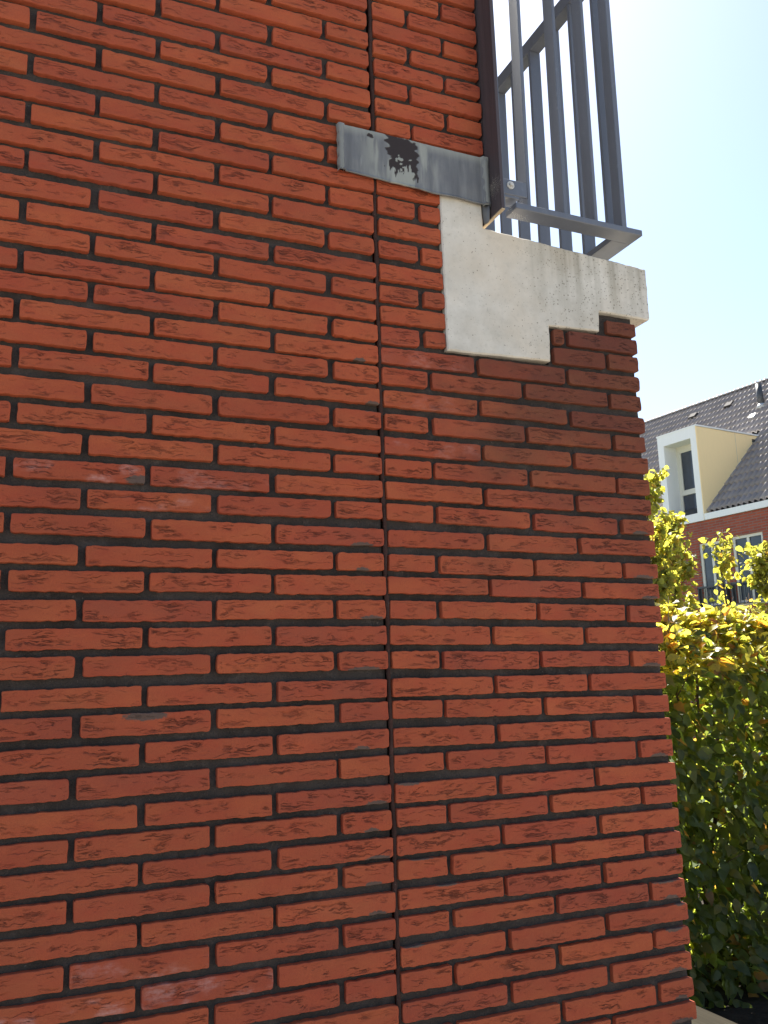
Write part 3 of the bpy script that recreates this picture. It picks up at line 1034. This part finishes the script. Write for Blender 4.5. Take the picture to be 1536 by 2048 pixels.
def foliage(parent, pos, Rm, size, tints, n_parts, name_part, rest_name, variants, seed, cam_rank=True):
    """the n_parts leaves that show largest become objects, the rest one joined part"""
    rr = np.random.default_rng(seed)
    dist = np.linalg.norm(pos - np.array(CP), axis=1)
    vis = pos[:, 0] / 1.0
    score = size / dist
    # leaves near the face towards the camera first
    rel = pos - np.array(CP)
    z = rel @ np.array(FW); px = (rel @ np.array(RT)) / z; py = (rel @ np.array(UP)) / z
    infr = (np.abs(px) < .4315) & (np.abs(py) < .575) & (z > 0)
    # first surface: bin in image space and keep the nearest ones
    key = (np.floor(px * 1780 / 22).astype(int) * 10007 + np.floor(py * 1780 / 22).astype(int))
    order = np.lexsort((dist, key))
    first = np.zeros(len(pos), bool); last = None; cnt = 0
    for i in order:
        if key[i] != last: last = key[i]; cnt = 0
        if cnt < 1: first[i] = True
        cnt += 1
    cand = np.where(infr & first)[0]
    # leave out what the brick wall hides
    hid = []
    for i in cand:
        t = (0 - CP.y) / (pos[i][1] - CP.y)
        xw = CP.x + t * (pos[i][0] - CP.x)
        hid.append(xw < .62)
    cand = cand[~np.array(hid, bool)] if len(cand) else cand
    cand = cand[np.argsort(-score[cand])][:n_parts]
    isp = np.zeros(len(pos), bool); isp[cand] = True
    meshes = []
    for (V, F, U), tn in variants['obj']:
        meshes.append(new_mesh(name_part, V, F, M_LEAF, True, {'tint': np.tile(tn, (len(V), 1))}, U))
    nv = len(variants['obj'])
    tn_all = np.array([tn for _, tn in variants['obj']])
    pinv = Matrix.Translation(-Vector(parent.location))
    for i in cand:
        v = int(np.argmin(((tn_all - tints[i]) ** 2).sum(1) + rr.random(nv) * 3e-3))
        o = bpy.data.objects.new(name_part, meshes[v]); COL.objects.link(o)
        o.parent = parent
        R = Rm[i] * size[i]
        o.matrix_parent_inverse = pinv
        o.matrix_basis = Matrix(((*R[0], pos[i][0]), (*R[1], pos[i][1]), (*R[2], pos[i][2]), (0, 0, 0, 1)))
    rest = np.where(~isp)[0]
    Vs, Fs, Us, Ts = [], [], [], []; n = 0
    vid = rr.integers(0, len(variants['rest']), len(rest))
    for k in range(len(variants['rest'])):
        sel = rest[vid == k]
        if not len(sel): continue
        V, F, U = variants['rest'][k]
        W = np.einsum('nij,vj->nvi', Rm[sel] * size[sel][:, None, None], V) + pos[sel][:, None, :]
        Vs.append(W.reshape(-1, 3))
        Fs.append((F[None] + (np.arange(len(sel)) * len(V))[:, None, None] + n).reshape(-1, F.shape[1]))
        Us.append(np.tile(U, (len(sel), 1))); Ts.append(np.repeat(tints[sel], len(V), 0))
        n += len(sel) * len(V)
    me = new_mesh(rest_name, np.concatenate(Vs), np.concatenate(Fs), M_LEAF, True, {'tint': np.concatenate(Ts)}, np.concatenate(Us))
    o = add(rest_name, me, parent, kind='stuff'); o.matrix_parent_inverse = pinv
    return len(cand)


def make_variants(palette, seed, wid):
    obj = []
    for i in range(14):
        obj.append((leaf_geo(seed + i, 1.0, wid * (.9 + .2 * ((i * 7) % 5) / 5), .12 + .05 * (i % 5), .12 + .08 * (i % 4), 8), palette[i % len(palette)]))
    rest = [leaf_geo(seed + 50 + i, 1.0, wid * (.9 + .04 * i), .15 + .05 * (i % 4), .1 + .09 * (i % 4), 5) for i in range(6)]
    return {'obj': obj, 'rest': rest}


HEDGE_PAL = [np.array(c) for c in ((.050, .075, .022), (.060, .088, .024), (.042, .062, .020), (.078, .100, .026), (.055, .078, .030), (.11, .115, .03), (.14, .085, .03))]


def hedge():
    r = np.random.default_rng(31)
    root = thing('hedge', 'dense leafy hedge with sunlit yellow top behind the right edge of the wall', 'hedge', (2.9, 2.6, 0))
    inv = Matrix.Translation(-Vector(root.location))
    x0, x1 = 1.35, 4.9; yc, hd = 2.62, .40
    N = 20000
    xs = r.uniform(x0, x1, N); zs = 2.02 * r.uniform(.005, 1, N) ** 1.15
    top = 1.93 + .07 * fbm(xs * 2.2, xs * 0, 3, 3) + .04 * r.normal(size=N)
    # bulging front, leaves crowd the shell
    half = hd * (1 - .86 * np.clip((zs - 1.60) / .37, 0, 1)) * (1 + .25 * sstep(.6, .0, zs)) * (1 + .22 * fbm(xs * 2.6, zs * 2.6, 8, 3))
    s = r.uniform(-1, 1, N); s = np.sign(s) * np.abs(s) ** .55
    ys = yc + half * s
    keep = (zs < top) & ((fbm(xs * 5, zs * 5 + ys * 3, 12, 2) > -.80) | (zs > 1.7))
    xs, ys, zs, s = xs[keep], ys[keep], zs[keep], s[keep]
    # extra layer on the crown
    n2 = 4200
    x2 = r.uniform(x0, x1, n2); t2 = 1.93 + .07 * fbm(x2 * 2.2, x2 * 0, 3, 3)
    tt = r.random(n2) ** .8
    y2 = yc + np.where(r.random(n2) < .72, -1, 1) * hd * (1.04 - .86 * tt) * (1 + .15 * fbm(x2 * 2.6, tt * 2, 8, 2))
    z2 = t2 - .35 * (1 - tt) + r.normal(0, .025, n2)
    xs = np.concatenate([xs, x2]); ys = np.concatenate([ys, y2]); zs = np.concatenate([zs, z2]); s = np.concatenate([s, (y2 - yc) / hd])
    N = len(xs)
    pos = np.stack([xs, ys, zs], 1)
    crown = sstep(1.50, 1.72, zs)
    out = np.stack([r.normal(0, .45, N), np.sign(s + 1e-6) * (.9 - .5 * crown), .1 + .7 * crown], 1)
    tip = out * .7 + np.stack([r.normal(0, .7, N), r.normal(0, .35, N), -.65 + r.normal(0, .45, N) + .35 * crown], 1)
    nrm = out * .8 + np.stack([r.normal(0, .45, N), r.normal(0, .45, N), .55 + r.normal(0, .35, N)], 1)
    Rm = rot_mats(nrm, tip)
    size = np.clip(r.normal(.072, .016, N), .035, .105)
    pal = np.array(HEDGE_PAL)
    pi = r.choice(len(pal), N, p=[.24, .22, .18, .14, .12, .06, .04])
    cp = crown * (r.random(N) < .85)
    tints = pal[pi] * r.uniform(.95, 1.5, (N, 1))
    young = np.array((.200, .200, .050)); old = np.array((.24, .125, .030))  # young: paler crown tint, sunlight on the hedge top put into the colour
    tints = np.where((cp > .5)[:, None], young * r.uniform(.8, 1.25, (N, 1)), tints)
    tints = np.where(((crown > .6) & (r.random(N) < .08))[:, None], old * r.uniform(.8, 1.3, (N, 1)), tints)
    foliage(root, pos, Rm, size, tints, 300, 'leaf', 'leaf_mass', make_variants(HEDGE_PAL, 400, .62), 5)
    # stems and twigs
    m = MB()
    for k in range(16):
        x = x0 + .15 + (x1 - x0 - .3) * k / 15 + r.normal(0, .04)
        pts = [(x + r.normal(0, .02), yc + r.normal(0, .05), 0)]
        for z in (.35, .8, 1.2, 1.6, 1.85): pts.append((pts[-1][0] + r.normal(0, .06), yc + r.normal(0, .1), z))
        m.tube(pts, [.018, .016, .013, .010, .007, .004], 6)
    m.build('stem', M_BARK, root, True).matrix_parent_inverse = inv
    m = MB()
    for k in range(260):
        x = r.uniform(x0, x1); z = r.uniform(.3, 1.85); sg = -1 if r.random() < .75 else 1
        p = Vector((x, yc + r.normal(0, .06), z)); d = Vector((r.normal(0, .5), sg * (.6 + r.random() * .5), .55 + r.normal(0, .3))).normalized()
        l = r.uniform(.2, .42)
        m.tube([p, p + d * l * .5, p + d * l + Vector((0, 0, .02))], [.004, .003, .0015], 4)
    for k in range(26):      # shoots standing above the clipped top
        x = r.uniform(x0, x1); p = Vector((x, yc + r.normal(0, .15), 1.7)); h = r.uniform(.22, .42)
        m.tube([p, p + Vector((r.normal(0, .03), r.normal(0, .03), h))], [.0035, .0015], 4)
    o = m.build('twig', M_TWIG, root, True); o.matrix_parent_inverse = inv; o['kind'] = 'stuff'
    return root


hedge()

SAP_PAL = [np.array(c) for c in ((.150, .165, .045), (.125, .145, .042), (.170, .172, .050), (.10, .125, .038), (.19, .14, .045))]


def sapling(x, y, h, spread, label, seed, n_leaf, parts, lean=0.0):
    r = np.random.default_rng(seed)
    root = thing('sapling', label, 'young tree', (x, y, 0), group='young trees behind the hedge')
    inv = Matrix.Translation(-Vector(root.location))
    m = MB()
    pts = [(x, y, 0)]
    for k in range(1, 9):
        t = k / 8
        pts.append((x + lean * t + r.normal(0, .02), y + r.normal(0, .02), h * t))
    m.tube(pts, [.022 * (1 - k / 8) + .004 for k in range(9)], 7)
    m.build('trunk', M_BARK, root, True).matrix_parent_inverse = inv
    m = MB(); nodes = []
    for k in range(int(h * 13)):
        t = r.uniform(.28, .97); i = int(t * 8); f = t * 8 - i
        p = Vector(pts[i]).lerp(Vector(pts[min(i + 1, 8)]), f)
        a = r.uniform(0, 2 * math.pi); l = spread * (1.15 - t) * r.uniform(.55, 1.1) + .10
        d = Vector((math.cos(a) * .62, math.sin(a) * .62, .78 + r.normal(0, .15))).normalized()
        q = [p, p + d * l * .5, p + d * l + Vector((0, 0, .04))]
        m.tube(q, [.007 * (1.1 - t) + .0015, .004 * (1.1 - t) + .0012, .001], 5)
        for j in range(14): nodes.append((q[0].lerp(q[2], .15 + .85 * r.random()), d))
        for j in range(3):
            b0 = q[0].lerp(q[2], r.uniform(.3, .9)); b1 = b0 + Vector(r.normal(0, 1, 3)).normalized() * .14 + Vector((0, 0, .05))
            m.tube([b0, b1], [.002, .001], 4)
            for jj in range(4): nodes.append((b0.lerp(b1, r.random()), d))
    for k in range(40): nodes.append((Vector(pts[8]) + Vector((r.normal(0, .04), r.normal(0, .04), -abs(r.normal(0, .22)))), Vector((0, 0, 1))))
    o = m.build('branch', M_TWIG, root, True); o.matrix_parent_inverse = inv; o['kind'] = 'stuff'
    sel = r.integers(0, len(nodes), n_leaf)
    pos = np.array([nodes[i][0] for i in sel]) + r.normal(0, .028, (n_leaf, 3))
    tip = np.stack([r.normal(0, .8, n_leaf), r.normal(0, .8, n_leaf), -.5 + r.normal(0, .45, n_leaf)], 1)
    nrm = np.stack([r.normal(0, .6, n_leaf), r.normal(0, .6, n_leaf), .5 + r.normal(0, .4, n_leaf)], 1)
    pal = np.array(SAP_PAL)
    tints = pal[r.choice(len(pal), n_leaf, p=[.3, .25, .22, .17, .06])] * r.uniform(.8, 1.2, (n_leaf, 1))
    foliage(root, pos, rot_mats(nrm, tip), np.clip(r.normal(.062, .013, n_leaf), .03, .09), tints, parts, 'leaf', 'leaf_mass', make_variants(SAP_PAL, seed * 10, .72), seed)
    return root


sapling(4.78, 5.0, 3.42, .62, 'tallest young tree with yellow green leaves rising beside the brick wall', 71, 2800, 150, .06)
sapling(5.36, 5.35, 3.2, .62, 'young tree in front of the dormer, just right of the tallest one', 72, 2200, 120)
sapling(5.70, 5.1, 3.0, .36, 'thin young tree with sparse leaves before the red house windows', 73, 560, 80, .1)
sapling(6.22, 5.0, 2.86, .55, 'young tree at the right picture edge, before the house window', 74, 1700, 120)

# ------------------------------------------------------------------ the house across
HAZ = math.radians(-7.0)
E1 = Vector((math.sin(HAZ), math.cos(HAZ), 0)); E2 = Vector((math.cos(HAZ), -math.sin(HAZ), 0))
HO = Vector((14.434, 14.499, 5.173))
# local frame: x = -E1 (to the right in the picture), y = E2 (into the house), z up; origin at the eaves
HM = Matrix(((-E1.x, E2.x, 0, HO.x), (-E1.y, E2.y, 0, HO.y), (0, 0, 1, HO.z), (0, 0, 0, 1)))
PIT = math.radians(43.5)


def house():
    r = np.random.default_rng(12)
    root = thing('house', 'red brick house with grey tiled roof and white framed dormer', 'house')
    root.matrix_world = HM
    FZ = -5.17

    def P(name, m, mat, par=root, smooth=False): return m.build(name, mat, par, smooth)
    X0, X1 = -9.0, 7.0
    YB = 9.4
    # facade with openings: window spans (x0,x1,z0,z1)
    wins = [(-.22, .47, -2.02, -.53), (.71, 1.535, -2.02, -.51), (2.6, 3.4, -2.02, -.51), (-2.9, -2.1, -2.02, -.51)]
    m = MB()
    xsx = sorted({X0, X1, *[w for q in wins for w in q[:2]]})
    for a, b in zip(xsx[:-1], xsx[1:]):
        w = [q for q in wins if q[0] <= a + 1e-6 and q[1] >= b - 1e-6]
        if w: m.box((a, .03, FZ), (b, .30, w[0][2])); m.box((a, .03, w[0][3]), (b, .30, -.007))
        else: m.box((a, .03, FZ), (b, .30, -.007))
    m.box((X0, .3, FZ), (X0 + .3, YB, -.01)); m.box((X1 - .3, .3, FZ), (X1, YB, -.01)); m.box((X0, YB, FZ), (X1, YB + .3, -.01))
    P('wall', m, M_HBRICK)
    # gables
    m = MB()
    rz = 4.55
    for x in (X0, X1 - .3):
        n = len(m.v)
        m.v += [(x, .2, -.01), (x, YB + .1, -.01), (x, 4.75, rz - .15), (x + .3, .2, -.01), (x + .3, YB + .1, -.01), (x + .3, 4.75, rz - .15)]
        m.f += [(n, n + 2, n + 1), (n + 3, n + 4, n + 5), (n, n + 3, n + 5, n + 2), (n + 1, n + 2, n + 5, n + 4), (n, n + 1, n + 4, n + 3)]
    P('gable', m, M_HBRICK)
    for (a, b, c, d) in wins:
        f = MB(); t = .062
        f.box((a, .06, c), (a + t, .13, d)); f.box((b - t, .06, c), (b, .13, d)); f.box((a + t, .06, d - t), (b - t, .13, d)); f.box((a + t, .06, c), (b - t, .13, c + t))
        mid = (a + b) / 2; f.box((mid - .03, .065, c + t), (mid + .03, .125, d - t))
        w = P('window', f, M_FRAME)
        P('pane', MB().box((a + t, .095, c + t), (mid - .03, .105, d - t)), M_GLASS, w)
        P('pane', MB().box((mid + .03, .095, c + t), (b - t, .105, d - t)), M_GLASS, w)
        P('sill', MB().box((a - .03, -.03, c - .06), (b + .03, .14, c - .001)), M_FRAME, w)
    # french balcony grille in front of the windows
    for (a, b) in ((.66, 1.60), (-.28, .53)):
        f = MB(); f.box((a, -.09, -1.60), (b, -.06, -1.56)); f.box((a, -.09, -2.05), (b, -.06, -2.02))
        k = a
        while k < b: f.box((k, -.082, -2.02), (k + .014, -.068, -1.60)); k += .10
        f.box((a, -.09, -2.05), (a + .03, .03, -1.56)); f.box((b - .03, -.09, -2.05), (b, .03, -1.56))
        P('window_grille', f, M_DARKMETAL)
    # gutter box
    P('gutter', MB().box((X0 - .1, -.001, 0), (-.075, .22, .150)).box((-.075, .0, 0), (X1 + .1, .22, .1505)) if False else MB().box((.066, -.02, 0), (X1 + .1, .24, .150)), M_WHITE)
    P('gutter', MB().box((X0 - .1, -.02, 0), (-1.19, .24, .150)), M_WHITE)
    # roof deck
    sl = math.tan(PIT)
    m = MB(); n = 0
    RY, RZ = 4.70, 4.70 * sl + .05
    m.v += [(X0 - .1, .10, .10), (X1 + .1, .10, .10), (X1 + .1, RY, RZ), (X0 - .1, RY, RZ), (X0 - .1, 2 * RY - .1, .10), (X1 + .1, 2 * RY - .1, .10)]
    m.f += [(0, 1, 2, 3), (3, 2, 5, 4), (0, 3, 4), (1, 5, 2)]
    P('roof', m, M_DARKMETAL)
    # pantiles: wave across, lap up the slope
    tw, gauge = .30, .335
    V, F = [], []
    ns = 16
    for j, (sv, lift) in enumerate(((-.02, .034), (.40, .006))):
        for i in range(ns + 1):
            u = i / ns
            zz = .036 * math.cos(4 * math.pi * (u - .10)) + lift
            V.append((u * tw, sv, zz))
    for i in range(ns): F.append((i, i + 1, ns + 2 + i, ns + 1 + i))
    nb = len(V)
    for i in range(ns + 1): V.append((V[i][0], V[i][1] + .002, V[i][2] - .030))
    for i in range(ns): F.append((i, nb + i, nb + i + 1, i + 1))
    V = np.array(V); F = np.array(F)
    tile_me = new_mesh('roof_tile', V, F, M_TILE, True)
    ca, sa = math.cos(PIT), math.sin(PIT)
    spots = []
    ncol = int((X1 - X0) / tw); nrow = int(RY / ca / gauge)
    for j in range(nrow):
        for i in range(ncol):
            x = X0 + i * tw + .02; s = j * gauge + .14
            y = s * ca + .02; z = s * sa + .12
            xm = x + tw / 2
            if -1.16 < x + tw * .5 < .05 and y < 2.32: continue        # dormer
            spots.append((x, y, z, s))
    S_ = np.array(spots)
    wp = np.array([HM @ Vector((p[0] + .15, p[1] + .12, p[2] + .12)) for p in spots])
    rel = wp - np.array(CP); zc = rel @ np.array(FW); px = rel @ np.array(RT) / zc; py = rel @ np.array(UP) / zc
    tt = (0 - CP.y) / (wp[:, 1] - CP.y); xw = CP.x + tt * (wp[:, 0] - CP.x)
    vis = (np.abs(px) < .445) & (np.abs(py) < .58) & (xw > .62)
    behind = (S_[:, 0] < -1.0) & (S_[:, 0] > -2.0) & (S_[:, 1] < 1.2)
    cand = np.where(vis & ~behind)[0]; cand = cand[np.argsort(zc[cand])][:300]
    isp = np.zeros(len(S_), bool); isp[cand] = True
    rx = Matrix.Rotation(PIT, 4, 'X')
    for i in cand:
        o = bpy.data.objects.new('roof_tile', tile_me); COL.objects.link(o); o.parent = root
        o.matrix_basis = Matrix.Translation((S_[i][0], S_[i][1], S_[i][2] + r.normal(0, .003))) @ rx @ Matrix.Rotation(r.normal(0, .006), 4, 'Y')
    rest = np.where(~isp)[0]
    R3 = np.array(rx.to_3x3()); VV = V @ R3.T
    W = VV[None] + S_[rest][:, None, :3]
    FF = (F[None] + (np.arange(len(rest)) * len(V))[:, None, None]).reshape(-1, 4)
    o = add('roof_tile_field', new_mesh('roof_tile_field', W.reshape(-1, 3), FF, M_TILE, True), root, kind='stuff')
    # ridge tiles
    for i in range(int((X1 - X0) / .40) + 1):
        x = X0 + i * .40
        m = MB()
        for k in range(7):
            a = math.pi * k / 6
            m.v += [(x, RY + .12 * math.cos(a), RZ + .00 + .10 * math.sin(a)), (x + .41, RY + .11 * math.cos(a), RZ + .015 + .09 * math.sin(a))]
        for k in range(6): m.f.append((2 * k, 2 * k + 2, 2 * k + 3, 2 * k + 1))
        P('ridge_tile', m, M_RIDGE, root, True)
    # dormer
    dx0, dx1, dz, dep = -1.155, .065, 2.305, 2.30
    iz0, iz1, ix0, ix1 = .20, 2.045, -.965, -.125
    m = MB()
    m.box((dx0, -.012, .0), (ix0, .62, dz)); m.box((ix1, -.012, 0.0), (dx1 - .022, .62, dz)); m.box((ix0, -.012, iz1), (ix1, .62, dz)); m.box((ix0, -.012, .0), (ix1, .62, iz0))
    d = P('dormer', m, M_WHITE)
    m = MB()
    m.v += [(dx1 - .022, .62, .2), (dx1 - .022, dep, dz), (dx1 - .022, .62, dz), (dx1, -.006, .02), (dx1, .231, .18), (dx1, dep, dz - .012), (dx1, -.006, dz - .012)]
    m.f += [(3, 4, 5, 6)]
    n = len(m.v)
    m.v += [(dx1 - .0215, -.006, .02), (dx1 - .0215, .231, .18), (dx1 - .0215, dep, dz - .012), (dx1 - .0215, -.006, dz - .012)]
    m.f += [(n + 3, n + 2, n + 1, n), (3, n, n + 1, 4), (4, n + 1, n + 2, 5), (5, n + 2, n + 3, 6), (6, n + 3, n, 3)]
    m.v = m.v[:]; ck = P('cheek', m, M_CREAM, d)
    P('panel_seam', MB().box((dx1 + .0002, 1.388, 1.40), (dx1 + .0012, 1.396, dz - .012)), M_ZINC, d)
    P('overflow_outlet', MB().box((dx1 - .02, 2.02, 2.12), (dx1 + .02, 2.13, 2.20)), M_DARKMETAL, d)
    m = MB(); m.box((dx0 - .015, -.020, dz), (dx1 + .015, dep + .1, dz + .035)); P('roof_edge', m, M_WHITE, d)
    m = MB(); m.v += [(dx0, .62, .3), (dx0, dep, dz), (dx0, .62, dz), (dx0 + .03, .62, .3), (dx0 + .03, dep, dz), (dx0 + .03, .62, dz)]
    m.f += [(0, 2, 1), (3, 4, 5), (0, 3, 5, 2), (0, 1, 4, 3)]; P('cheek', m, M_CREAM, d)
    # recessed window
    f = MB(); t = .07; wy = .42
    f.box((ix0, wy, iz0), (ix0 + t, wy + .08, iz1)); f.box((ix1 - t, wy, iz0), (ix1, wy + .08, iz1))
    f.box((ix0 + t, wy, iz1 - .10), (ix1 - t, wy + .08, iz1)); f.box((ix0 + t, wy, iz0), (ix1 - t, wy + .08, iz0 + t)); f.box((ix0 + t, wy - .01, .80), (ix1 - t, wy + .08, .88))
    P('window_frame', f, M_FRAME, d)
    f = MB(); t2 = t + .05
    f.box((ix0 + t, wy + .01, .88), (ix0 + t2, wy + .07, iz1 - .10)); f.box((ix1 - t2, wy + .01, .88), (ix1 - t, wy + .07, iz1 - .10)); f.box((ix0 + t2, wy + .01, iz1 - .16), (ix1 - t2, wy + .07, iz1 - .10)); f.box((ix0 + t2, wy + .01, .88), (ix1 - t2, wy + .07, .93))
    P('sash', f, M_FRAME, d)
    P('pane', MB().box((ix0 + t2, wy + .035, .93), (ix1 - t2, wy + .045, iz1 - .16)), M_GLASS, d)
    P('pane', MB().box((ix0 + t, wy + .035, iz0 + t), (ix1 - t, wy + .045, .80)), M_GLASS, d)
    # vent pipe, vent tiles
    f = MB(); f.tube([(-.648, 3.55, 3.45), (-.70, 3.58, 4.12)], .085, 12)
    vp = P('vent_pipe', f, M_DARKMETAL, root, True)
    f = MB(); f.tube([(-.640, 3.54, 3.40), (-.650, 3.55, 3.54)], [.16, .086], 12); P('lead_slate', f, M_ZINC, vp, True)
    for (x, y) in ((-2.137, 3.95), (-3.46, 4.0)):
        z = (y - .02) / ca * sa + .14
        f = MB(); f.box((0, 0, 0), (.24, .20, .075)); o = P('vent_tile', f, M_RIDGE)
        o.matrix_basis = Matrix.Translation((x, y, z + .02)) @ rx
    y = 3.1; f = MB(); f.box((0, 0, 0), (.17, .15, .05)); o = P('vent_tile', f, M_ZINC); o.matrix_basis = Matrix.Translation((-.75, y, (y - .02) / ca * sa + .16)) @ rx
    return root


house()

import os
print('bricks', brick_count, 'tris', sum(len(o.data.polygons) * 2 for o in bpy.data.objects if o.type == 'MESH'))
